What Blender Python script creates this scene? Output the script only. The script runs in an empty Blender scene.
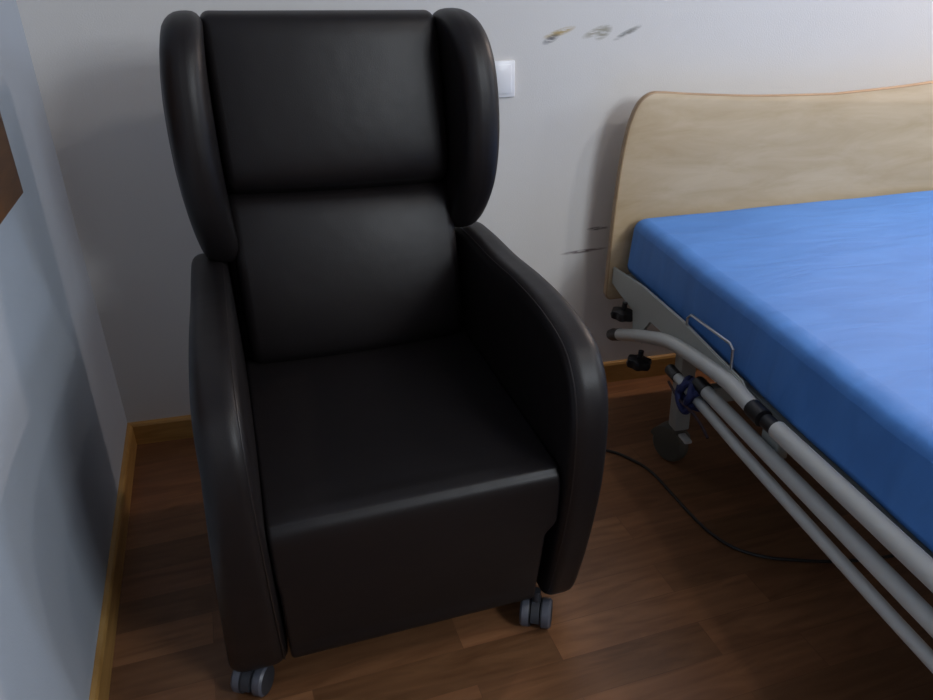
import bpy, bmesh, math, random
from mathutils import Vector, Matrix
random.seed(4)
C = bpy.context.scene.collection
PI = math.pi

# ------------------------------------------------------------------ camera
sc = bpy.context.scene
F = 780.0
CAM_Z = 1.35
vd = Vector((46.0, 1535.0, F)).normalized()            # the downward direction seen by the camera
f0 = (Vector((0, 0, 1)) - vd * vd.z).normalized()
r0 = vd.cross(f0)
yaw = math.radians(11.3)
Yc = math.cos(yaw) * f0 - math.sin(yaw) * r0
Xc = math.cos(yaw) * r0 + math.sin(yaw) * f0
Zc = -vd
R = Matrix((Xc, Yc, Zc))                               # camera coords (x right, y down, z forward) -> world
cr = R @ Vector((1, 0, 0)); cu = R @ Vector((0, -1, 0)); cb = R @ Vector((0, 0, -1))
cam_data = bpy.data.cameras.new('camera')
cam = bpy.data.objects.new('camera', cam_data); C.objects.link(cam)
M4 = Matrix(((cr.x, cu.x, cb.x, 0), (cr.y, cu.y, cb.y, 0), (cr.z, cu.z, cb.z, CAM_Z), (0, 0, 0, 1)))
cam.matrix_world = M4
cam_data.sensor_width = 36.0
cam_data.lens = 36.0 * F / 933.0
cam_data.clip_start = 0.02
sc.camera = cam
# ------------------------------------------------------------------ world, lights, exposure
sc.view_settings.view_transform = 'Standard'
sc.view_settings.look = 'None'
sc.view_settings.gamma = 1.0
sc.view_settings.use_curve_mapping = False
sc.view_settings.exposure = 0.0
w = bpy.data.worlds.new('sky'); sc.world = w; w.use_nodes = True
w.node_tree.nodes['Background'].inputs[0].default_value = (0.55, 0.70, 1.0, 1)
w.node_tree.nodes['Background'].inputs[1].default_value = 0.6

def area(name, loc, target, sx, sy, power, col):
    l = bpy.data.lights.new(name, 'AREA'); l.shape = 'RECTANGLE'; l.size = sx; l.size_y = sy
    l.energy = power; l.color = col
    o = bpy.data.objects.new(name, l); C.objects.link(o)
    o.location = loc
    o.rotation_euler = (Vector(target) - Vector(loc)).to_track_quat('-Z', 'Y').to_euler()
    return o
area('window_daylight', (3.40, 0.95, 1.60), (0.0, 1.3, 0.9), 0.62, 0.65, 14.0, (0.72, 0.84, 1.0))
area('ceiling_lamp_light', (1.25, 0.35, 2.50), (1.25, 0.35, 0), 0.16, 0.16, 5.0, (1.0, 0.92, 0.84))
area('ceiling_lamp_light', (2.20, 0.60, 2.50), (2.20, 0.60, 0), 0.16, 0.16, 11.0, (1.0, 0.95, 0.90))
area('bedhead_lamp_light', (2.12, 2.19, 1.84), (0.9, 1.3, 0.0), 0.07, 0.07, 11.0, (1.0, 0.80, 0.70))
area('fill_light', (2.00, -1.35, 2.15), (0.6, 2.2, 0.9), 0.80, 0.80, 47.0, (0.86, 0.93, 1.0))  # fill added at front right to brighten the back wall, not a fixture

# ------------------------------------------------------------------ materials
def nm(name):
    m = bpy.data.materials.new(name); m.use_nodes = True
    nt = m.node_tree; b = nt.nodes['Principled BSDF']
    return m, nt, b
def lk(nt, a, b): nt.links.new(a, b)
def mat(name, col, rough=0.5, metal=0.0, bump=0.0, bscale=200.0, spec=0.5, vary=0.0, vscale=6.0):
    m, nt, b = nm(name)
    b.inputs['Base Color'].default_value = (*col, 1)
    b.inputs['Roughness'].default_value = rough
    b.inputs['Metallic'].default_value = metal
    b.inputs['Specular IOR Level'].default_value = spec
    tc = nt.nodes.new('ShaderNodeTexCoord')
    if vary > 0:
        n = nt.nodes.new('ShaderNodeTexNoise'); n.inputs['Scale'].default_value = vscale
        n.inputs['Detail'].default_value = 5
        lk(nt, tc.outputs['Object'], n.inputs['Vector'])
        r = nt.nodes.new('ShaderNodeMix'); r.data_type = 'RGBA'
        r.inputs[6].default_value = (*[c * (1 - vary) for c in col], 1)
        r.inputs[7].default_value = (*[min(1, c * (1 + vary)) for c in col], 1)
        lk(nt, n.outputs['Fac'], r.inputs[0]); lk(nt, r.outputs[2], b.inputs['Base Color'])
    if bump > 0:
        n = nt.nodes.new('ShaderNodeTexNoise'); n.inputs['Scale'].default_value = bscale
        n.inputs['Detail'].default_value = 3
        lk(nt, tc.outputs['Object'], n.inputs['Vector'])
        bp = nt.nodes.new('ShaderNodeBump'); bp.inputs['Strength'].default_value = bump
        bp.inputs['Distance'].default_value = 0.002
        lk(nt, n.outputs['Fac'], bp.inputs['Height']); lk(nt, bp.outputs['Normal'], b.inputs['Normal'])
    return m

def leather_mat():
    m, nt, b = nm('brown_faux_leather')
    b.inputs['Base Color'].default_value = (0.0085, 0.0068, 0.0072, 1)
    b.inputs['Roughness'].default_value = 0.44
    b.inputs['Specular IOR Level'].default_value = 0.32
    tc = nt.nodes.new('ShaderNodeTexCoord')
    v = nt.nodes.new('ShaderNodeTexVoronoi'); v.inputs['Scale'].default_value = 420
    n = nt.nodes.new('ShaderNodeTexNoise'); n.inputs['Scale'].default_value = 9; n.inputs['Detail'].default_value = 2
    lk(nt, tc.outputs['Object'], v.inputs['Vector']); lk(nt, tc.outputs['Object'], n.inputs['Vector'])
    b1 = nt.nodes.new('ShaderNodeBump'); b1.inputs['Strength'].default_value = 0.12; b1.inputs['Distance'].default_value = 0.001
    b2 = nt.nodes.new('ShaderNodeBump'); b2.inputs['Strength'].default_value = 0.10; b2.inputs['Distance'].default_value = 0.02
    lk(nt, v.outputs['Distance'], b1.inputs['Height']); lk(nt, n.outputs['Fac'], b2.inputs['Height'])
    lk(nt, b2.outputs['Normal'], b1.inputs['Normal']); lk(nt, b1.outputs['Normal'], b.inputs['Normal'])
    return m

def sub(nt, op, a, b=None, clamp=False):
    n = nt.nodes.new('ShaderNodeMath'); n.operation = op; n.use_clamp = clamp
    for i, x in enumerate((a, b)):
        if x is None: continue
        if isinstance(x, (int, float)): n.inputs[i].default_value = x
        else: lk(nt, x, n.inputs[i])
    return n.outputs[0]

def plaster(name, col, marks=()):
    """painted plaster with fine roller texture; marks = scuffs (x0,z0,x1,z1,halfwidth,colour,strength)"""
    m, nt, b = nm(name)
    b.inputs['Roughness'].default_value = 0.62
    b.inputs['Specular IOR Level'].default_value = 0.3
    tc = nt.nodes.new('ShaderNodeTexCoord')
    n = nt.nodes.new('ShaderNodeTexNoise'); n.inputs['Scale'].default_value = 240; n.inputs['Detail'].default_value = 3
    lk(nt, tc.outputs['Object'], n.inputs['Vector'])
    bp = nt.nodes.new('ShaderNodeBump'); bp.inputs['Strength'].default_value = 0.15; bp.inputs['Distance'].default_value = 0.003
    lk(nt, n.outputs['Fac'], bp.inputs['Height']); lk(nt, bp.outputs['Normal'], b.inputs['Normal'])
    n2 = nt.nodes.new('ShaderNodeTexNoise'); n2.inputs['Scale'].default_value = 3; n2.inputs['Detail'].default_value = 4
    lk(nt, tc.outputs['Object'], n2.inputs['Vector'])
    mx = nt.nodes.new('ShaderNodeMix'); mx.data_type = 'RGBA'
    mx.inputs[6].default_value = (*[c * 0.97 for c in col], 1); mx.inputs[7].default_value = (*[c * 1.03 for c in col], 1)
    lk(nt, n2.outputs['Fac'], mx.inputs[0])
    cur = mx.outputs[2]
    if marks:
        sp = nt.nodes.new('ShaderNodeSeparateXYZ'); lk(nt, tc.outputs['Object'], sp.inputs[0])
        X, Z = sp.outputs['X'], sp.outputs['Z']
        ns = nt.nodes.new('ShaderNodeTexNoise'); ns.inputs['Scale'].default_value = 95; ns.inputs['Detail'].default_value = 4
        mp = nt.nodes.new('ShaderNodeMapping'); mp.inputs['Rotation'].default_value = (0, math.radians(30), 0)
        mp.inputs['Scale'].default_value = (0.4, 1, 2.2)
        lk(nt, tc.outputs['Object'], mp.inputs[0]); lk(nt, mp.outputs[0], ns.inputs['Vector'])
        for (x0, z0, x1, z1, hw, mc, st) in marks:
            hw = hw * 1.35; st = min(1.0, st * 1.2)
            dx, dz = x1 - x0, z1 - z0; L = math.hypot(dx, dz); ux, uz = dx / L, dz / L
            mxp, mzp = (x0 + x1) / 2, (z0 + z1) / 2
            px = sub(nt, 'SUBTRACT', X, mxp); pz = sub(nt, 'SUBTRACT', Z, mzp)
            u = sub(nt, 'ADD', sub(nt, 'MULTIPLY', px, ux / (L / 2)), sub(nt, 'MULTIPLY', pz, uz / (L / 2)))
            v = sub(nt, 'ADD', sub(nt, 'MULTIPLY', px, -uz / hw), sub(nt, 'MULTIPLY', pz, ux / hw))
            r2 = sub(nt, 'ADD', sub(nt, 'MULTIPLY', u, u), sub(nt, 'MULTIPLY', v, v))
            k = sub(nt, 'SUBTRACT', 1.0, r2, True)
            k = sub(nt, 'POWER', k, 0.9)
            nn = sub(nt, 'MULTIPLY', sub(nt, 'SUBTRACT', ns.outputs['Fac'], 0.30, True), 4.5, True)
            k = sub(nt, 'MULTIPLY', sub(nt, 'MULTIPLY', k, nn), st)
            q = nt.nodes.new('ShaderNodeMix'); q.data_type = 'RGBA'
            lk(nt, k, q.inputs[0]); lk(nt, cur, q.inputs[6]); q.inputs[7].default_value = (*mc, 1)
            cur = q.outputs[2]
    lk(nt, cur, b.inputs['Base Color'])
    return m

def wood(name, c1, c2, scale=(1, 1, 1), rot=(0, 0, 0), rough=0.4, ns=6.0, contrast=(0.35, 0.65), spec=0.5):
    m, nt, b = nm(name)
    b.inputs['Roughness'].default_value = rough; b.inputs['Specular IOR Level'].default_value = spec
    tc = nt.nodes.new('ShaderNodeTexCoord'); mp = nt.nodes.new('ShaderNodeMapping')
    mp.inputs['Scale'].default_value = scale; mp.inputs['Rotation'].default_value = rot
    lk(nt, tc.outputs['Object'], mp.inputs[0])
    n = nt.nodes.new('ShaderNodeTexNoise'); n.inputs['Scale'].default_value = ns; n.inputs['Detail'].default_value = 8
    n.inputs['Roughness'].default_value = 0.62; n.inputs['Distortion'].default_value = 0.6
    lk(nt, mp.outputs[0], n.inputs['Vector'])
    r = nt.nodes.new('ShaderNodeValToRGB')
    r.color_ramp.elements[0].position = contrast[0]; r.color_ramp.elements[0].color = (*c1, 1)
    r.color_ramp.elements[1].position = contrast[1]; r.color_ramp.elements[1].color = (*c2, 1)
    lk(nt, n.outputs['Fac'], r.inputs[0]); lk(nt, r.outputs[0], b.inputs['Base Color'])
    return m

def floor_mat():
    m, nt, b = nm('laminate_floor')
    tc = nt.nodes.new('ShaderNodeTexCoord'); mp = nt.nodes.new('ShaderNodeMapping')
    mp.inputs['Rotation'].default_value = (0, 0, -math.radians(5.5))
    lk(nt, tc.outputs['Object'], mp.inputs[0])
    br = nt.nodes.new('ShaderNodeTexBrick')
    br.offset = 0.37; br.inputs['Scale'].default_value = 1.0
    br.inputs['Brick Width'].default_value = 0.52; br.inputs['Row Height'].default_value = 0.098
    br.inputs['Mortar Size'].default_value = 0.0009; br.inputs['Mortar Smooth'].default_value = 0.3
    br.inputs['Bias'].default_value = 0.0
    br.inputs['Color1'].default_value = (0.0, 0.0, 0.0, 1); br.inputs['Color2'].default_value = (1, 1, 1, 1)
    br.inputs['Mortar'].default_value = (0.5, 0.5, 0.5, 1)
    lk(nt, mp.outputs[0], br.inputs['Vector'])
    # a shift per plank keeps the grain of neighbours apart
    ad = nt.nodes.new('ShaderNodeVectorMath'); ad.operation = 'MULTIPLY_ADD'
    ad.inputs[1].default_value = (7.3, 3.1, 5.7)
    lk(nt, br.outputs['Color'], ad.inputs[0]); lk(nt, mp.outputs[0], ad.inputs[2])
    mp2 = nt.nodes.new('ShaderNodeMapping'); mp2.inputs['Scale'].default_value = (1.2, 7.0, 1.0)
    lk(nt, ad.outputs[0], mp2.inputs[0])
    n = nt.nodes.new('ShaderNodeTexNoise'); n.inputs['Scale'].default_value = 3.2; n.inputs['Detail'].default_value = 8
    n.inputs['Roughness'].default_value = 0.6; n.inputs['Distortion'].default_value = 1.2
    lk(nt, mp2.outputs[0], n.inputs['Vector'])
    wv = nt.nodes.new('ShaderNodeTexWave'); wv.wave_type = 'BANDS'; wv.bands_direction = 'Y'
    wv.inputs['Scale'].default_value = 2.2; wv.inputs['Distortion'].default_value = 9; wv.inputs['Detail'].default_value = 3
    wv.inputs['Detail Scale'].default_value = 1.2
    mp3 = nt.nodes.new('ShaderNodeMapping'); mp3.inputs['Scale'].default_value = (1.0, 5.0, 1.0)
    lk(nt, ad.outputs[0], mp3.inputs[0]); lk(nt, mp3.outputs[0], wv.inputs['Vector'])
    r = nt.nodes.new('ShaderNodeValToRGB')
    r.color_ramp.elements[0].position = 0.30; r.color_ramp.elements[0].color = (0.150, 0.072, 0.034, 1)
    r.color_ramp.elements[1].position = 0.72; r.color_ramp.elements[1].color = (0.260, 0.136, 0.066, 1)
    mxf = sub(nt, 'ADD', sub(nt, 'MULTIPLY', n.outputs['Fac'], 0.90), sub(nt, 'MULTIPLY', wv.outputs['Fac'], 0.08))
    lk(nt, mxf, r.inputs[0])
    hs = nt.nodes.new('ShaderNodeMix'); hs.data_type = 'RGBA'; hs.blend_type = 'MULTIPLY'; hs.inputs[0].default_value = 1.0
    rr = nt.nodes.new('ShaderNodeValToRGB')
    rr.color_ramp.elements[0].color = (0.66, 0.62, 0.58, 1); rr.color_ramp.elements[1].color = (1.15, 1.05, 0.98, 1)
    e = rr.color_ramp.elements.new(0.5); e.color = (0.95, 0.84, 0.80, 1)
    lk(nt, br.outputs['Color'], rr.inputs[0])
    lk(nt, r.outputs[0], hs.inputs[6]); lk(nt, rr.outputs[0], hs.inputs[7])
    mm = nt.nodes.new('ShaderNodeMix'); mm.data_type = 'RGBA'; mm.inputs[7].default_value = (0.045, 0.022, 0.012, 1)
    lk(nt, sub(nt, 'MULTIPLY', br.outputs['Fac'], 0.4), mm.inputs[0]); lk(nt, hs.outputs[2], mm.inputs[6])
    lk(nt, mm.outputs[2], b.inputs['Base Color'])
    b.inputs['Roughness'].default_value = 0.36; b.inputs['Specular IOR Level'].default_value = 0.4
    return m

def sheet_mat():
    m, nt, b = nm('blue_mattress_cover')
    b.inputs['Roughness'].default_value = 0.60
    b.inputs['Specular IOR Level'].default_value = 0.5
    tc = nt.nodes.new('ShaderNodeTexCoord')
    mp = nt.nodes.new('ShaderNodeMapping'); mp.inputs['Scale'].default_value = (1.0, 3.2, 1.0)
    mp.inputs['Rotation'].default_value = (0, 0, math.radians(-14))
    lk(nt, tc.outputs['Object'], mp.inputs[0])
    n = nt.nodes.new('ShaderNodeTexNoise'); n.inputs['Scale'].default_value = 4.5; n.inputs['Detail'].default_value = 6
    n.inputs['Distortion'].default_value = 0.8
    lk(nt, mp.outputs[0], n.inputs['Vector'])
    r = nt.nodes.new('ShaderNodeValToRGB')
    r.color_ramp.elements[0].position = 0.3; r.color_ramp.elements[0].color = (0.055, 0.195, 0.54, 1)
    r.color_ramp.elements[1].position = 0.7; r.color_ramp.elements[1].color = (0.068, 0.230, 0.61, 1)
    lk(nt, n.outputs['Fac'], r.inputs[0]); lk(nt, r.outputs[0], b.inputs['Base Color'])
    bp = nt.nodes.new('ShaderNodeBump'); bp.inputs['Strength'].default_value = 0.25; bp.inputs['Distance'].default_value = 0.015
    lk(nt, n.outputs['Fac'], bp.inputs['Height']); lk(nt, bp.outputs['Normal'], b.inputs['Normal'])
    return m

# world (x, z) of the scuffs on the back wall
MARKS = [
    (0.690, 1.132, 0.792, 1.160, 0.0075, (0.42, 0.30, 0.10), 0.75),
    (0.690, 1.118, 0.745, 1.142, 0.0080, (0.10, 0.10, 0.11), 0.75),
    (0.805, 1.128, 0.893, 1.160, 0.0085, (0.28, 0.25, 0.17), 0.60),
    (0.845, 1.124, 0.900, 1.156, 0.0120, (0.25, 0.23, 0.16), 0.65),
    (0.900, 1.118, 0.990, 1.156, 0.0065, (0.17, 0.17, 0.15), 0.70),
    (0.846, 0.562, 0.925, 0.562, 0.0050, (0.08, 0.07, 0.07), 0.95),
    (0.758, 0.487, 0.925, 0.494, 0.0050, (0.14, 0.10, 0.10), 0.80),
]
M = {
    'wall': plaster('painted_wall', (0.67, 0.65, 0.63), MARKS),
    'wall_plain': plaster('painted_wall_plain', (0.67, 0.65, 0.63)),
    'wall_blue': plaster('pale_blue_grey_wall', (0.43, 0.485, 0.56)),
    'ceiling': mat('ceiling_paint', (0.80, 0.79, 0.78), 0.8, bump=0.1, bscale=90),
    'floor': floor_mat(),
    'base': wood('baseboard_wood', (0.34, 0.18, 0.05), (0.50, 0.29, 0.09), (1.0, 1.0, 8.0), rough=0.35, ns=4),
    'lit_strip': wood('lit_floor_strip_wood', (0.64, 0.40, 0.27), (0.74, 0.49, 0.34), (1.0, 1.0, 8.0), rough=0.3, ns=4),  # pale tone with the light along the wall foot put into its colour
    'leather': leather_mat(),
    'piping': mat('leather_piping', (0.015, 0.011, 0.010), 0.4, bump=0.1),
    'black': mat('black_plastic', (0.010, 0.010, 0.012), 0.45, bump=0.05),
    'castergrey': mat('grey_caster_plastic', (0.075, 0.08, 0.10), 0.4, bump=0.03, vary=0.1),
    'casterdark': mat('dark_caster_rubber', (0.02, 0.022, 0.028), 0.6, bump=0.05),
    'beech': wood('beech_laminate', (0.47, 0.345, 0.20), (0.56, 0.43, 0.275), (1.3, 1.0, 5.5), rot=(0, math.radians(-3), 0), rough=0.42, ns=3.0),
    'beechedge': wood('beech_edge_band', (0.31, 0.195, 0.10), (0.38, 0.25, 0.135), (1.0, 1.0, 3.0), rough=0.4),
    'sheet': sheet_mat(),
    'paint': mat('grey_painted_steel', (0.36, 0.375, 0.35), 0.38, bump=0.03, vary=0.06),
    'tube': mat('light_grey_tube', (0.52, 0.53, 0.51), 0.34, bump=0.03, vary=0.05),
    'chrome': mat('chrome_wire', (0.55, 0.56, 0.58), 0.28, metal=0.9, bump=0.02),
    'wheel': mat('grey_bed_wheel', (0.085, 0.083, 0.068), 0.55, bump=0.05, vary=0.15, vscale=20),
    'strap': mat('blue_webbing', (0.008, 0.016, 0.085), 0.75, bump=0.4, bscale=500),
    'cord': mat('maroon_cord', (0.030, 0.012, 0.018), 0.7, bump=0.3, bscale=400),
    'cable': mat('black_cable_sheath', (0.016, 0.014, 0.013), 0.5, bump=0.05),
    'white': mat('white_switch_plastic', (0.80, 0.80, 0.82), 0.3, bump=0.02),
    'panel': wood('brown_panel_wood', (0.10, 0.040, 0.010), (0.16, 0.066, 0.018), (1.0, 1.0, 6.0), rough=0.45),
    'frame': mat('window_frame_white', (0.75, 0.75, 0.74), 0.4, bump=0.05),
    'base_left': None,
}
g, gnt, gb = nm('window_glass')
gb.inputs['Transmission Weight'].default_value = 1.0; gb.inputs['Roughness'].default_value = 0.0
gb.inputs['Base Color'].default_value = (0.95, 0.98, 1, 1); gb.inputs['IOR'].default_value = 1.1
M['glass'] = g

# ------------------------------------------------------------------ helpers
def obj(name, bm, m, parent=None, smooth=True, angle=40):
    bmesh.ops.recalc_face_normals(bm, faces=bm.faces[:])
    me = bpy.data.meshes.new(name); bm.to_mesh(me); bm.free()
    o = bpy.data.objects.new(name, me); C.objects.link(o)
    for mm in (m if isinstance(m, (list, tuple)) else [m]): me.materials.append(mm)
    if smooth:
        for p in me.polygons: p.use_smooth = True
        try: me.set_sharp_from_angle(angle=math.radians(angle))
        except Exception: pass
    if parent: o.parent = parent
    return o
def empty(name, loc, rz=0):
    o = bpy.data.objects.new(name, None); C.objects.link(o)
    o.location = loc; o.rotation_euler = (0, 0, rz); o.empty_display_size = 0.1
    return o
def tag(o, label, cat, group=None):
    o['label'] = label; o['category'] = cat
    if group: o['group'] = group
    return o
def struct(name, bm, m, smooth=False):
    o = obj(name, bm, m, smooth=smooth); o['kind'] = 'structure'; return o
def box(bm, x0, x1, y0, y1, z0, z1, bev=0.0, mi=0, seg=2):
    vs = [bm.verts.new((x, y, z)) for x in (x0, x1) for y in (y0, y1) for z in (z0, z1)]
    fs = []
    for idx in ((0, 1, 3, 2), (4, 6, 7, 5), (0, 4, 5, 1), (2, 3, 7, 6), (0, 2, 6, 4), (1, 5, 7, 3)):
        f = bm.faces.new([vs[i] for i in idx]); f.material_index = mi; fs.append(f)
    if bev > 0:
        es = list({e for f in fs for e in f.edges})
        bmesh.ops.bevel(bm, geom=es, offset=bev, segments=seg, profile=0.5, affect='EDGES')
    return bm
def smooth_pts(pts, n=8, closed=False):
    """Catmull-Rom through points"""
    P = [Vector(p) for p in pts]; out = []; N = len(P)
    rng = range(N) if closed else range(N - 1)
    for i in rng:
        if closed: a, b, c, d = P[i - 1], P[i], P[(i + 1) % N], P[(i + 2) % N]
        else: a, b, c, d = P[max(i - 1, 0)], P[i], P[i + 1], P[min(i + 2, N - 1)]
        for k in range(n):
            t = k / n
            out.append(0.5 * ((2 * b) + (c - a) * t + (2 * a - 5 * b + 4 * c - d) * t * t + (3 * b - a - 3 * c + d) * t ** 3))
    if not closed: out.append(P[-1])
    return out
def tube(bm, pts, r, seg=12, caps=True, mi=0):
    P = [Vector(p) for p in pts]; rings = []
    t0 = (P[1] - P[0]).normalized()
    up = Vector((0, 0, 1)) if abs(t0.z) < 0.9 else Vector((1, 0, 0))
    nrm = (up - t0 * up.dot(t0)).normalized()
    for i, p in enumerate(P):
        t = (P[min(i + 1, len(P) - 1)] - P[max(i - 1, 0)]).normalized()
        nrm = (nrm - t * nrm.dot(t)).normalized(); bi = t.cross(nrm)
        rr = r[i] if isinstance(r, (list, tuple)) else r
        rings.append([bm.verts.new(p + rr * (math.cos(2 * PI * k / seg) * nrm + math.sin(2 * PI * k / seg) * bi)) for k in range(seg)])
    for a, b in zip(rings, rings[1:]):
        for k in range(seg):
            f = bm.faces.new((a[k], a[(k + 1) % seg], b[(k + 1) % seg], b[k])); f.material_index = mi
    if caps:
        for rg in (rings[0], rings[-1]):
            f = bm.faces.new(rg); f.material_index = mi
    return bm
def lathe(bm, prof, origin, axis, seg=24, mi=0):
    """prof = [(radius, along)], around an axis"""
    a = Vector(axis).normalized(); up = Vector((0, 0, 1)) if abs(a.z) < 0.9 else Vector((1, 0, 0))
    u = (up - a * up.dot(a)).normalized(); v = a.cross(u); o = Vector(origin); rings = []
    for r, h in prof:
        rings.append([bm.verts.new(o + a * h + r * (math.cos(2 * PI * k / seg) * u + math.sin(2 * PI * k / seg) * v)) for k in range(seg)])
    for p, q in zip(rings, rings[1:]):
        for k in range(seg):
            f = bm.faces.new((p[k], p[(k + 1) % seg], q[(k + 1) % seg], q[k])); f.material_index = mi
    for rg in (rings[0], rings[-1]):
        f = bm.faces.new(rg); f.material_index = mi
    return bm
def inset_poly(P, d):
    N = len(P); out = []
    A = sum(P[i].x * P[(i + 1) % N].y - P[(i + 1) % N].x * P[i].y for i in range(N))
    s = 1 if A > 0 else -1
    for i in range(N):
        t = (P[(i + 1) % N] - P[i - 1])
        n = Vector((-t.y, t.x)).normalized() * s
        out.append(P[i] + n * d)
    return out
def slab(bm, prof, x0, x1, r=0.02, dome0=0.0, dome1=0.0, n=6, seg=5, shape=None, closed_smooth=True):
    """upholstered pad: a closed (y, z) outline extruded along x, edges rounded by r, faces domed"""
    P = [Vector((p[0], p[1])) for p in (smooth_pts([Vector((a, b, 0)) for a, b in prof], n, True) if closed_smooth else prof)]
    P = [Vector((p.x, p.y)) for p in P]
    c = sum(P, Vector((0, 0))) / len(P)
    rings = []
    def ring(Q, x):
        rings.append([bm.verts.new(shape(x, q.x, q.y) if shape else (x, q.x, q.y)) for q in Q])
    Pin = inset_poly(P, r)
    for k in (0.25, 0.5, 0.7, 0.88):
        ring([c + (q - c) * k for q in Pin], x0 - dome0 * (1 - k * k))
    for i in range(seg + 1):
        a = PI / 2 * i / seg
        ring(inset_poly(P, r * (1 - math.sin(a))), x0 + r * (1 - math.cos(a)))
    for i in range(1, 6):
        ring(P, x0 + r + (x1 - x0 - 2 * r) * i / 6)
    for i in range(seg, -1, -1):
        a = PI / 2 * i / seg
        ring(inset_poly(P, r * (1 - math.sin(a))), x1 - r * (1 - math.cos(a)))
    for k in (0.88, 0.7, 0.5, 0.25):
        ring([c + (q - c) * k for q in Pin], x1 + dome1 * (1 - k * k))
    N = len(P)
    for a, b in zip(rings, rings[1:]):
        for k in range(N): bm.faces.new((a[k], a[(k + 1) % N], b[(k + 1) % N], b[k]))
    for rg, xx in ((rings[0], x0 - dome0), (rings[-1], x1 + dome1)):
        cv = bm.verts.new(shape(xx, c.x, c.y) if shape else (xx, c.x, c.y))
        for k in range(N): bm.faces.new((rg[k], rg[(k + 1) % N], cv))
    return bm

# ------------------------------------------------------------------ room
WY = 2.246; CXL = -0.635
LW = math.radians(5.46)                                    # the left wall is a little out of square
def lwx(y): return CXL + (WY - y) * math.tan(LW)
YB = -2.6; XR = 3.45; ZT = 2.62
bm = bmesh.new(); box(bm, -0.95, XR + 0.2, YB - 0.2, WY + 0.2, -0.12, 0.0); struct('floor', bm, M['floor'])
bm = bmesh.new(); box(bm, -0.95, XR + 0.2, YB - 0.2, WY + 0.2, ZT, ZT + 0.12); struct('ceiling', bm, M['ceiling'])
bm = bmesh.new(); box(bm, -0.95, XR + 0.2, WY, WY + 0.14, 0, ZT); struct('wall_back', bm, M['wall'])
def prism(bm, pts, z0, z1):
    a = [bm.verts.new((x, y, z0)) for x, y in pts]; b = [bm.verts.new((x, y, z1)) for x, y in pts]
    bm.faces.new(a[::-1]); bm.faces.new(b)
    for i in range(len(pts)): bm.faces.new((a[i], a[(i + 1) % len(pts)], b[(i + 1) % len(pts)], b[i]))
    return bm
bm = bmesh.new(); prism(bm, [(lwx(WY), WY), (lwx(YB), YB), (lwx(YB) - 0.8, YB), (-0.95, WY)], 0, ZT); struct('wall_left', bm, M['wall_blue'])
bm = bmesh.new(); box(bm, -0.95, XR + 0.2, YB - 0.14, YB, 0, ZT); struct('wall_front', bm, M['wall_plain'])
# right wall with the window opening
WY0, WY1, WZ0, WZ1 = 0.58, 1.32, 1.25, 2.00
bm = bmesh.new()
box(bm, XR, XR + 0.16, YB, WY0, 0, ZT); box(bm, XR, XR + 0.16, WY1, WY, 0, ZT)
box(bm, XR, XR + 0.16, WY0, WY1, 0, WZ0); box(bm, XR, XR + 0.16, WY0, WY1, WZ1, ZT)
struct('wall_right', bm, M['wall_plain'])
bm = bmesh.new()
fw = 0.05
box(bm, XR + 0.04, XR + 0.10, WY0, WY0 + fw, WZ0, WZ1); box(bm, XR + 0.04, XR + 0.10, WY1 - fw, WY1, WZ0, WZ1)
box(bm, XR + 0.04, XR + 0.10, WY0 + fw, WY1 - fw, WZ0, WZ0 + fw); box(bm, XR + 0.04, XR + 0.10, WY0 + fw, WY1 - fw, WZ1 - fw, WZ1)
win = struct('window_1', bm, M['frame'])
bm = bmesh.new(); box(bm, XR + 0.065, XR + 0.073, WY0 + fw, WY1 - fw, WZ0 + fw, WZ1 - fw); obj('window_pane', bm, M['glass'], win, smooth=False)

# baseboards: a board, with an optional pale strip coloured as lit floor
def baseboard(name, p0, p1, inward, m1, m2):
    p0 = Vector((*p0, 0)); p1 = Vector((*p1, 0)); nn = Vector((*inward, 0)).normalized()
    prof = [(0, 0), (0.014, 0), (0.014, 0.066), (0.010, 0.073), (0.002, 0.076), (0, 0.076)]
    bm = bmesh.new()
    a = [bm.verts.new(p0 + nn * d + Vector((0, 0, z))) for d, z in prof]
    b = [bm.verts.new(p1 + nn * d + Vector((0, 0, z))) for d, z in prof]
    bm.faces.new(a); bm.faces.new(b[::-1])
    for i in range(len(prof)): bm.faces.new((a[i], a[(i + 1) % len(prof)], b[(i + 1) % len(prof)], b[i]))
    o = struct(name, bm, m1)
    if m2:
        bm = bmesh.new()
        prof = [(0.014, 0), (0.062, 0), (0.061, 0.006), (0.055, 0.010), (0.030, 0.014), (0.014, 0.015)]
        a = [bm.verts.new(p0 + nn * d + Vector((0, 0, z))) for d, z in prof]
        b = [bm.verts.new(p1 + nn * d + Vector((0, 0, z))) for d, z in prof]
        bm.faces.new(a); bm.faces.new(b[::-1])
        for i in range(len(prof)): bm.faces.new((a[i], a[(i + 1) % len(prof)], b[(i + 1) % len(prof)], b[i]))
        c = obj('lit_floor_strip', bm, m2, o); c['label'] = 'pale strip along the foot of the baseboard, coloured as lit floor'
    return o
baseboard('baseboard_back', (CXL, WY), (XR, WY), (0, -1), M['base'], None)
baseboard('baseboard_left', (lwx(YB), YB), (lwx(WY - 0.015), WY - 0.015), (1, math.tan(LW)), M['base'], None)

# ------------------------------------------------------------------ light switch
bm = bmesh.new(); box(bm, 0.524, 0.611, WY - 0.009, WY, 0.981, 1.081, 0.004)
sw = obj('light_switch', bm, M['white'])
tag(sw, 'white square light switch on the wall, half hidden by the armchair wing', 'light switch')
bm = bmesh.new(); box(bm, 0.535, 0.600, WY - 0.0125, WY - 0.0085, 0.992, 1.070, 0.002); obj('rocker', bm, M['white'], sw)

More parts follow.
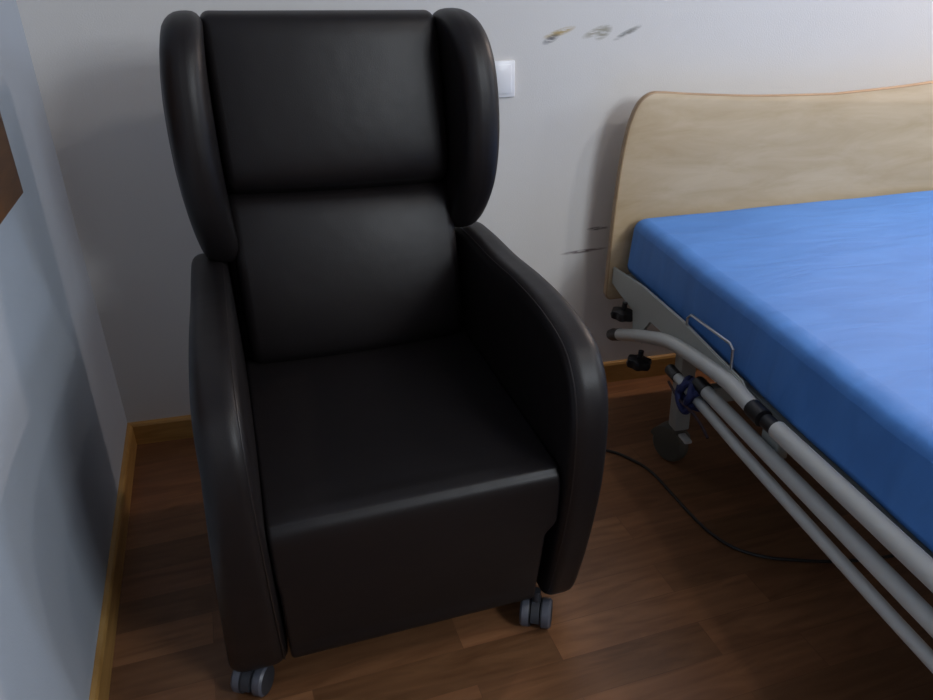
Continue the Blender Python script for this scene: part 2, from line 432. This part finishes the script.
# ------------------------------------------------------------------ wooden panel on the left wall
PANEL_Y = 1.700
pw = empty("wall_panel", (lwx(PANEL_Y), PANEL_Y, 0.944), LW)
tag(pw, 'reddish brown wooden board mounted on the left wall', 'wall panel')
bm = bmesh.new(); box(bm, 0.0, 0.022, -0.95, 0.0, 0.0, 0.62, 0.0015); obj('board', bm, M['panel'], pw)

# ------------------------------------------------------------------ armchair
CH = empty('armchair', (0.103, 1.19, 0), math.radians(5.0))
tag(CH, 'dark brown leather wing armchair on small casters, beside the bed in the corner', 'armchair')
L = M['leather']
# side view outlines are (depth, height); depth grows towards the back
arm_prof = [(0.018, 0.076), (-0.028, 0.18), (-0.064, 0.30), (-0.092, 0.42), (-0.104, 0.52), (-0.103, 0.61), (-0.080, 0.680),
            (-0.028, 0.728), (0.08, 0.752), (0.22, 0.758), (0.38, 0.752), (0.55, 0.754), (0.66, 0.742),
            (0.710, 0.68), (0.715, 0.50), (0.700, 0.28), (0.69, 0.12), (0.66, 0.080), (0.40, 0.074), (0.10, 0.070)]
def arm(s):
    bm = bmesh.new()
    if s > 0: slab(bm, arm_prof, 0.301, 0.379, 0.026, 0.003, 0.006)
    else: slab(bm, arm_prof, -0.332, -0.251, 0.026, 0.006, 0.003, shape=lambda x, y, z: (x - 0.036 * max(0, 0.62 - z) / 0.52 * max(0, min(1, (-0.251 - x) / 0.081)), y, z))
    a = obj('armrest', bm, L, CH, angle=60)
    P = inset_poly([Vector((p.x, p.y)) for p in smooth_pts([Vector((q[0], q[1], 0)) for q in arm_prof], 6, True)], 0.0065)
    P = P[:78]
    bm = bmesh.new()
    for x in ((0.310,) if s > 0 else (-0.260,)):
        tube(bm, [(x, p.x, p.y) for p in P], 0.0014, 6)
    obj('seam_piping', bm, M['piping'], a)
arm(1); arm(-1)
# seat, its upholstery running down the front to just above the floor
seat_prof = [(0.006, 0.094), (-0.010, 0.15), (-0.032, 0.23), (-0.052, 0.32), (-0.063, 0.39), (-0.068, 0.445), (-0.060, 0.470), (-0.034, 0.481), (0.10, 0.486),
             (0.30, 0.490), (0.45, 0.492), (0.56, 0.495), (0.60, 0.46), (0.60, 0.30), (0.56, 0.12), (0.30, 0.10), (0.06, 0.086)]
bm = bmesh.new()
def seat_shape(x, y, z):
    k = max(0, min(1, (0.345 - z) / 0.03))
    return (x - (0.022 * k if x > 0.2 else (-0.003 * k if x < -0.2 else 0)), y, z)
slab(bm, seat_prof, -0.249, 0.299, 0.009, 0, 0, n=8, shape=seat_shape)
for v in bm.verts:                                         # a sat-in hollow in the seat
    if v.co.z > 0.44 and v.co.y > -0.02:
        k = math.exp(-((v.co.x - 0.02) / 0.2) ** 2 - ((v.co.y - 0.25) / 0.22) ** 2)
        v.co.z -= 0.012 * k
obj('seat', bm, L, CH, angle=60)
# back; the headrest leans a little lower on the window side
BX = 0.026
def sag(x, z): return 0.020 * (x + 0.25) / 0.5 * max(0, min(1, (z - 0.5) / 0.35))
def cushion(name, prof, hw, r, parent, crown=0.016):
    bm = bmesh.new()
    def shp(x, y, z):
        u = max(-1, min(1, x / hw)); return (x + BX, y + crown * (u * u - 0.3) * (1 if y < 0.66 else 0), z - sag(x, z))
    slab(bm, prof, -hw, hw, r, 0.004, 0.004, shape=shp)
    return obj(name, bm, L, parent, angle=60)
# lumbar cushion, then head cushion
cushion('lumbar_cushion', [(0.540, 0.480), (0.506, 0.53), (0.506, 0.63), (0.530, 0.75), (0.562, 0.845), (0.594, 0.880), (0.630, 0.886), (0.680, 0.86), (0.70, 0.78),
                           (0.685, 0.62), (0.66, 0.50), (0.62, 0.44), (0.57, 0.435)], 0.258, 0.024, CH)
cushion('head_cushion', [(0.588, 0.894), (0.562, 0.918), (0.556, 0.97), (0.570, 1.07), (0.590, 1.17), (0.603, 1.225), (0.622, 1.253), (0.665, 1.260), (0.700, 1.248),
                         (0.720, 1.20), (0.715, 1.06), (0.70, 0.94), (0.690, 0.885), (0.64, 0.872)], 0.250, 0.020, CH)
# shell behind the cushions
bm = bmesh.new()
slab(bm, [(0.62, 0.30), (0.655, 0.50), (0.69, 0.75), (0.705, 0.95), (0.725, 1.18), (0.745, 1.225), (0.785, 1.225), (0.805, 1.18), (0.79, 0.90),
          (0.765, 0.60), (0.73, 0.30), (0.71, 0.14), (0.64, 0.14)], -0.270 , 0.290, 0.02)
obj('back_shell', bm, L, CH, angle=60)
bm = bmesh.new(); box(bm, -0.252, 0.300, 0.62, 0.70, 0.12, 0.74, 0.02); obj('back_panel', bm, L, CH)
# wings
wing_prof = [(0.530, 0.785), (0.478, 0.865), (0.452, 0.965), (0.450, 1.07), (0.468, 1.165), (0.505, 1.226), (0.565, 1.258), (0.650, 1.262),
             (0.715, 1.242), (0.750, 1.19), (0.750, 1.05), (0.735, 0.92), (0.70, 0.81), (0.64, 0.755), (0.580, 0.748)]
def wing(s):
    bm = bmesh.new()
    zc = 1.01
    def shp(x, y, z):
        t = (z - zc) / 0.25
        if s > 0: z = 1.01 + (z - 1.01) * (0.925 if z > 1.01 else 0.965)
        else: z = 1.01 + (z - 1.01) * (1.0 if z > 1.01 else 1.03)
        return (BX + 0.004 - (0.006 if s < 0 else 0) + s * (x - 0.009 * t * t - 0.010 * max(0, t) ** 4 - 0.010 * max(0, -t) ** 3), y, z)
    slab(bm, wing_prof, 0.256, 0.338, 0.034, 0.004, 0.010, shape=shp)
    return obj('wing', bm, L, CH, angle=60)
wing(1); wing(-1)
# casters: twin grey wheels under a dark hood
def caster(x, y, rz):
    k = empty('caster', (x, y, 0), rz); S = 1.22
    k.parent = CH
    bm = bmesh.new()
    tube(bm, [(0, 0.0, 0.05), (0, 0.0, 0.080)], 0.008, 12)
    pr = [Vector((math.cos(a) * 0.030, 0.028 + math.sin(a) * 0.030)) for a in [PI * i / 14 for i in range(15)]]
    pr = pr + [Vector((-0.026, 0.024)), Vector((0.026, 0.024))]
    a0 = [bm.verts.new((-0.0075, p.x, p.y)) for p in pr]; a1 = [bm.verts.new((0.0075, p.x, p.y)) for p in pr]
    bm.faces.new(a0); bm.faces.new(a1[::-1])
    for i in range(len(pr)): bm.faces.new((a0[i], a0[(i + 1) % len(pr)], a1[(i + 1) % len(pr)], a1[i]))
    for v in bm.verts: v.co *= S
    obj('caster_hood', bm, M['casterdark'], k)
    for s in (-1, 1):
        bm = bmesh.new()
        lathe(bm, [(0.006, 0.009), (0.026, 0.009), (0.0275, 0.012), (0.0275, 0.024), (0.024, 0.028), (0.014, 0.029), (0.004, 0.029)], (0, 0, 0.0275), (s, 0, 0), 24)
        for f in bm.faces:
            if abs(f.calc_center_median().x) > 0.0262 or abs(f.calc_center_median().x) < 0.011: f.material_index = 1
        for v in bm.verts: v.co *= S
        obj('wheel', bm, [M['castergrey'], M['casterdark']], k)
caster(0.288, 0.022, math.radians(-28))
caster(-0.330, 0.040, math.radians(-30))
caster(0.31, 0.60, math.radians(10))
caster(-0.31, 0.60, math.radians(25))

# ------------------------------------------------------------------ hospital bed
BC = 1.56                                                    # centre line of the bed
BED = empty('hospital_bed', (BC, 1.1, 0))
tag(BED, 'adjustable hospital bed with pale beech headboard and grey folded side rail', 'bed')
def bpt(p): return (p[0] - BC, p[1] - 1.1, p[2])
def board(name, y0, y1, dz=0.0):
    left = [(0.872, 0.386), (0.882, 0.60), (0.895, 0.775), (0.910, 0.880), (0.926, 0.935), (0.945, 0.968), (0.972, 0.986), (1.005, 0.989)]
    top = [(1.12, 0.977), (1.32, 0.961), (BC, 0.952)]
    half = left + top
    pts = [Vector((x, z)) for x, z in [(p.x, p.y) for p in smooth_pts([Vector((a, b, 0)) for a, b in half], 5)]]
    bot = [(0.888, 0.368), (0.880, 0.372)]
    full = [Vector(b) for b in bot] + pts + [Vector((2 * BC - p.x, p.y)) for p in reversed(pts[:-1])] + [Vector((2 * BC - b[0], b[1])) for b in reversed(bot)]
    bm = bmesh.new()
    rings = []
    for y, ins in ((y0, 0.004), (y0 + 0.0015, 0.001), (y0 + 0.004, 0), (y1 - 0.004, 0), (y1 - 0.0015, 0.001), (y1, 0.004)):
        Q = inset_poly(full, ins) if ins else full
        rings.append([bm.verts.new(bpt((q.x, y, q.y + dz))) for q in Q])
    N = len(full)
    for a, b in zip(rings, rings[1:]):
        for k in range(N):
            f = bm.faces.new((a[k], a[(k + 1) % N], b[(k + 1) % N], b[k])); f.material_index = 1
    bm.faces.new(rings[0]); bm.faces.new(rings[-1][::-1])
    return obj(name, bm, [M['beech'], M['beechedge']], BED, angle=30)
board('headboard', 2.118, 2.142)
board('footboard', -0.05, -0.026, -0.12)
# frame
bm = bmesh.new()
for x0 in (0.925, 2 * BC - 0.965):
    b0 = bpt((x0, 0, 0))[0]
    box(bm, b0, b0 + 0.040, -1.12, 1.015, 0.40, 0.452, 0.004)
for y in (1.85, 1.30, 0.75, 0.10):
    yy = y - 1.1
    box(bm, -0.597, 0.597, yy, yy + 0.04, 0.405, 0.448, 0.003)
obj('frame', bm, M['paint'], BED)
bm = bmesh.new()                                             # lying surface: slats under the mattress
for i in range(14):
    y = -1.05 + i * 0.15
    box(bm, -0.620, 0.620, y, y + 0.09, 0.4525, 0.461, 0.002)
obj('slat_base', bm, M['paint'], BED)
# pressed end plate and hanging bracket near the headboard
bm = bmesh.new()
P_ = [(2.115, 0.480), (2.115, 0.425), (2.04, 0.415), (1.945, 0.408), (1.940, 0.340), (1.875, 0.330), (1.865, 0.385), (1.83, 0.425), (1.60, 0.43), (1.32, 0.435), (1.30, 0.455), (1.36, 0.490), (1.65, 0.503), (1.9, 0.500)]
a = [bm.verts.new(bpt((0.889, y, z))) for y, z in P_]; b = [bm.verts.new(bpt((0.898, y, z))) for y, z in P_]
bm.faces.new(a); bm.faces.new(b[::-1])
for i in range(len(P_)): bm.faces.new((a[i], a[(i + 1) % len(P_)], b[(i + 1) % len(P_)], b[i]))
bmesh.ops.bevel(bm, geom=bm.edges[:], offset=0.003, segments=2, affect='EDGES')
obj('end_bracket', bm, M['paint'], BED, angle=30)
# mattress retainer, thin wire loop
bm = bmesh.new()
lp = [(0.893, 1.630, 0.474), (0.893, 1.628, 0.522), (0.893, 1.612, 0.537), (0.893, 1.425, 0.548), (0.893, 1.410, 0.540), (0.893, 1.405, 0.474)]
tube(bm, [bpt(p) for p in lp], 0.0035, 8)
obj('mattress_retainer', bm, M['chrome'], BED)
# star knobs
def knob(x, y, z, ax):
    bm = bmesh.new(); a = Vector(ax).normalized(); up = Vector((0, 0, 1)); u = (up - a * up.dot(a)).normalized(); v = a.cross(u)
    rings = []
    for r, h in ((0.020, 0.0), (0.033, 0.005), (0.036, 0.016), (0.032, 0.028), (0.016, 0.033)):
        rings.append([bm.verts.new(Vector(bpt((x, y, z))) + a * h + r * (1 + 0.10 * math.cos(6 * t)) * (math.cos(t) * u + math.sin(t) * v)) for t in [2 * PI * k / 48 for k in range(48)]])
    for p, q in zip(rings, rings[1:]):
        for k in range(48): bm.faces.new((p[k], p[(k + 1) % 48], q[(k + 1) % 48], q[k]))
    bm.faces.new(rings[0]); bm.faces.new(rings[-1])
    tube(bm, [Vector(bpt((x, y, z))) - a * 0.022, Vector(bpt((x, y, z))) + a * 0.002], 0.008, 12)
    return obj('star_knob', bm, M['black'], BED, angle=50)
knob(0.880, 1.990, 0.392, (-0.12, 0, -1))
knob(0.884, 1.862, 0.293, (-0.12, 0, -1))
# folded side rail: the top bar with its bowed end, two lower bars, caps and clamp
def cap(pts, r, parent):
    bm = bmesh.new(); tube(bm, [bpt(p) for p in pts], r, 16); obj('end_cap', bm, M['black'], parent)
arm_pts = smooth_pts([(0.872, 2.015, 0.298), (0.875, 1.96, 0.322), (0.878, 1.89, 0.352), (0.880, 1.80, 0.388), (0.880, 1.70, 0.424), (0.880, 1.60, 0.445),
                      (0.880, 1.45, 0.464), (0.880, 1.38, 0.469), (0.880, 1.32, 0.466), (0.880, 1.262, 0.461)], 6)
bm = bmesh.new(); tube(bm, [bpt(p) for p in arm_pts], 0.0185, 18)
SR = obj('side_rail', bm, M['tube'], BED); SR['label'] = 'light grey folding side rail with a bowed end and three long bars'
bm = bmesh.new(); tube(bm, [bpt(p) for p in [(0.868, 2.055, 0.279), (0.869, 2.049, 0.282), (0.871, 2.035, 0.288), (0.8735, 1.990, 0.309)]], [0.010, 0.0165, 0.0195, 0.0195], 16); obj('end_cap', bm, M['black'], SR)
bm = bmesh.new(); tube(bm, [bpt((0.880, 1.190, 0.466)), bpt((0.880, -0.10, 0.472))], 0.0195, 20); obj('top_bar', bm, M['tube'], SR)
bm = bmesh.new(); tube(bm, [bpt((0.878, 1.475, 0.398)), bpt((0.878, -0.10, 0.392))], 0.0165, 18); obj('middle_bar', bm, M['tube'], SR)
bm = bmesh.new(); tube(bm, [bpt((0.866, 1.605, 0.372)), bpt((0.870, 1.3, 0.352)), bpt((0.876, 0.8, 0.335)), bpt((0.876, -0.10, 0.331))], 0.0125, 16); obj('bottom_bar', bm, M['tube'], SR)
cap([(0.880, 1.285, 0.463), (0.880, 1.240, 0.462)], 0.0205, SR)
cap([(0.882, 1.232, 0.461), (0.881, 1.182, 0.463)], 0.0165, SR)
cap([(0.878, 1.515, 0.399), (0.878, 1.470, 0.398)], 0.0185, SR)
cap([(0.865, 1.640, 0.374), (0.866, 1.598, 0.371)], 0.0150, SR)
for y in (0.10, -0.70):
    bm = bmesh.new(); box(bm, 0.895 - BC, 0.924 - BC, y, y + 0.06, 0.38, 0.445, 0.003); obj('rail_mount', bm, M['paint'], SR)
# legs and their big castors
def leg(x, y, sx):
    bm = bmesh.new()
    box(bm, x - 0.022 - BC, x + 0.022 - BC, y - 0.022 - 1.1, y + 0.022 - 1.1, 0.13, 0.43, 0.004)
    l = obj('leg', bm, M['paint'], BED)
    bm = bmesh.new()
    c = bpt((x - 0.004, y + 0.030, 0.056))
    lathe(bm, [(0.012, -0.019), (0.047, -0.019), (0.054, -0.013), (0.056, -0.004), (0.056, 0.004), (0.054, 0.013), (0.047, 0.019), (0.012, 0.019)], c, (1, 0.5, 0), 32)
    obj('castor_wheel', bm, M['wheel'], l)
    bm = bmesh.new()
    pr = [Vector((math.cos(a) * 0.060, math.sin(a) * 0.062)) for a in [math.radians(20 + 130 * i / 10) for i in range(11)]]
    pr = pr + [Vector((math.cos(a) * 0.012, math.sin(a) * 0.012)) for a in (math.radians(180), math.radians(0))]
    ax = Vector((1, 0.5, 0)).normalized(); tt = Vector((-0.5, 1, 0)).normalized()
    a0 = [bm.verts.new(Vector(c) - ax * 0.024 + tt * p.x + Vector((0, 0, p.y))) for p in pr]
    a1 = [bm.verts.new(Vector(c) + ax * 0.024 + tt * p.x + Vector((0, 0, p.y))) for p in pr]
    bm.faces.new(a0); bm.faces.new(a1[::-1])
    for i in range(len(pr)): bm.faces.new((a0[i], a0[(i + 1) % len(pr)], a1[(i + 1) % len(pr)], a1[i]))
    tube(bm, [Vector(c) + Vector((0.004, -0.030, 0.055)), Vector(c) + Vector((0.004, -0.030, 0.085))], 0.016, 14)
    obj('castor_fork', bm, M['wheel'], l)
    bm = bmesh.new()
    box(bm, x - 0.010 - BC, x + 0.012 - BC, y - 0.065 - 1.1, y - 0.02 - 1.1, 0.112, 0.121, 0.003)
    p = obj('brake_pedal', bm, M['tube'], l)
leg(0.955, 1.725, 1); leg(2 * BC - 0.955, 1.725, -1); leg(0.965, 0.20, 1); leg(2 * BC - 0.965, 0.20, -1)
# low cross frame linking the legs
bm = bmesh.new()
for y in (1.725, 0.20): bm = bmesh.new(); box(bm, -0.584, 0.584, y - 1.1 - 0.015, y - 1.1 + 0.015, 0.20, 0.25, 0.003); obj('cross_bar', bm, M['paint'], BED)

# ------------------------------------------------------------------ mattress
X0, X1, Y0, Y1, Z0, Z1 = 0.925, 2 * BC - 0.925, -0.02, 2.108, 0.4625, 0.637
bm = bmesh.new()
r = 0.034
box(bm, X0, X1, Y0, Y1, Z0, Z1)
bmesh.ops.subdivide_edges(bm, edges=[e for e in bm.edges if abs((e.verts[0].co - e.verts[1].co).y) > 0.5], cuts=60, use_grid_fill=True)
bmesh.ops.subdivide_edges(bm, edges=[e for e in bm.edges if abs((e.verts[0].co - e.verts[1].co).x) > 0.5], cuts=36, use_grid_fill=True)
bmesh.ops.subdivide_edges(bm, edges=[e for e in bm.edges if abs((e.verts[0].co - e.verts[1].co).z) > 0.1], cuts=5, use_grid_fill=True)
sharp = [e for e in bm.edges if len(e.link_faces) == 2 and e.calc_face_angle(0) > 1.0]
bmesh.ops.bevel(bm, geom=sharp, offset=r, segments=5, profile=0.5, affect='EDGES')
from mathutils import noise
for v in bm.verts:
    c = v.co; k = (c.z - Z0) / (Z1 - Z0)
    n1 = noise.noise(Vector((c.x * 2.2, c.y * 2.6, c.z * 4)))
    n2 = noise.noise(Vector((c.x * 4.0 + c.y * 2.5, c.y * 15.0 - c.x * 3.5, 3.3)))
    if k > 0.8: c.z += 0.004 * n1 + 0.0032 * n2
    if c.x < X0 + 0.06:
        c.x += 0.022 * (k - 0.3)
    if c.x < X0 + 0.03:
        c.x += -0.020 * min(1, (Y1 - c.y) / 1.0) * (1 if c.y < 1.15 else 1) * max(0, 1 - abs(k - 0.45) * 0.4) + 0.004 * noise.noise(Vector((0, c.y * 5, c.z * 9)))
mt = obj('mattress', bm, M['sheet'], angle=80)
tag(mt, 'blue covered mattress lying on the hospital bed', 'mattress')

# ------------------------------------------------------------------ blue strap tied round the folded rail
def loop_ring(c, rx, rz, tilt, n=28):
    out = []
    for k in range(n + 1):
        a = 2 * PI * k / n
        out.append(Vector(c) + Vector((rx * math.cos(a), tilt * math.cos(a) + 0.006 * math.sin(2 * a), rz * math.sin(a))))
    return out
bm = bmesh.new()
for (c, rx, rz, tl) in (((0.867, 1.548, 0.3685), 0.0215, 0.023, 0.010), ((0.867, 1.530, 0.368), 0.022, 0.024, -0.014), ((0.868, 1.508, 0.367), 0.0215, 0.023, 0.016), ((0.868, 1.488, 0.366), 0.021, 0.022, -0.010), ((0.866, 1.52, 0.368), 0.025, 0.027, 0.030)):
    tube(bm, loop_ring(c, rx, rz, tl), 0.0085, 8)
tube(bm, smooth_pts([(0.850, 1.55, 0.376), (0.841, 1.540, 0.358), (0.839, 1.52, 0.340), (0.842, 1.50, 0.332), (0.846, 1.49, 0.342), (0.850, 1.485, 0.358)], 5), 0.0085, 8)
st = obj('strap', bm, M['strap'])
tag(st, 'dark blue strap knotted around the bed side rail, with a hanging cord', 'strap')
bm = bmesh.new()
tube(bm, smooth_pts([(0.846, 1.604, 0.359), (0.844, 1.575, 0.353), (0.840, 1.54, 0.350), (0.838, 1.500, 0.352), (0.842, 1.455, 0.350), (0.846, 1.420, 0.338), (0.848, 1.390, 0.322)], 6), 0.0036, 8)
k = obj('tie_cord', bm, M['cord'], st); k['label'] = 'thin dark red cord hanging from the strap'

# ------------------------------------------------------------------ cable
bm = bmesh.new()
cp = [(0.45, 2.05), (0.55, 1.965), (0.66, 1.90), (0.791, 1.832), (0.845, 1.765), (0.872, 1.700), (0.884, 1.60), (0.894, 1.50), (0.908, 1.42), (0.940, 1.352), (0.99, 1.308), (1.05, 1.281), (1.16, 1.248), (1.30, 1.235), (1.5, 1.25), (1.7, 1.30)]
tube(bm, smooth_pts([(x, y, 0.0045) for x, y in cp], 8), 0.0042, 10)
cb_ = obj('power_cable', bm, M['cable'])
tag(cb_, 'thin black cable lying on the floor between armchair and bed', 'cable')
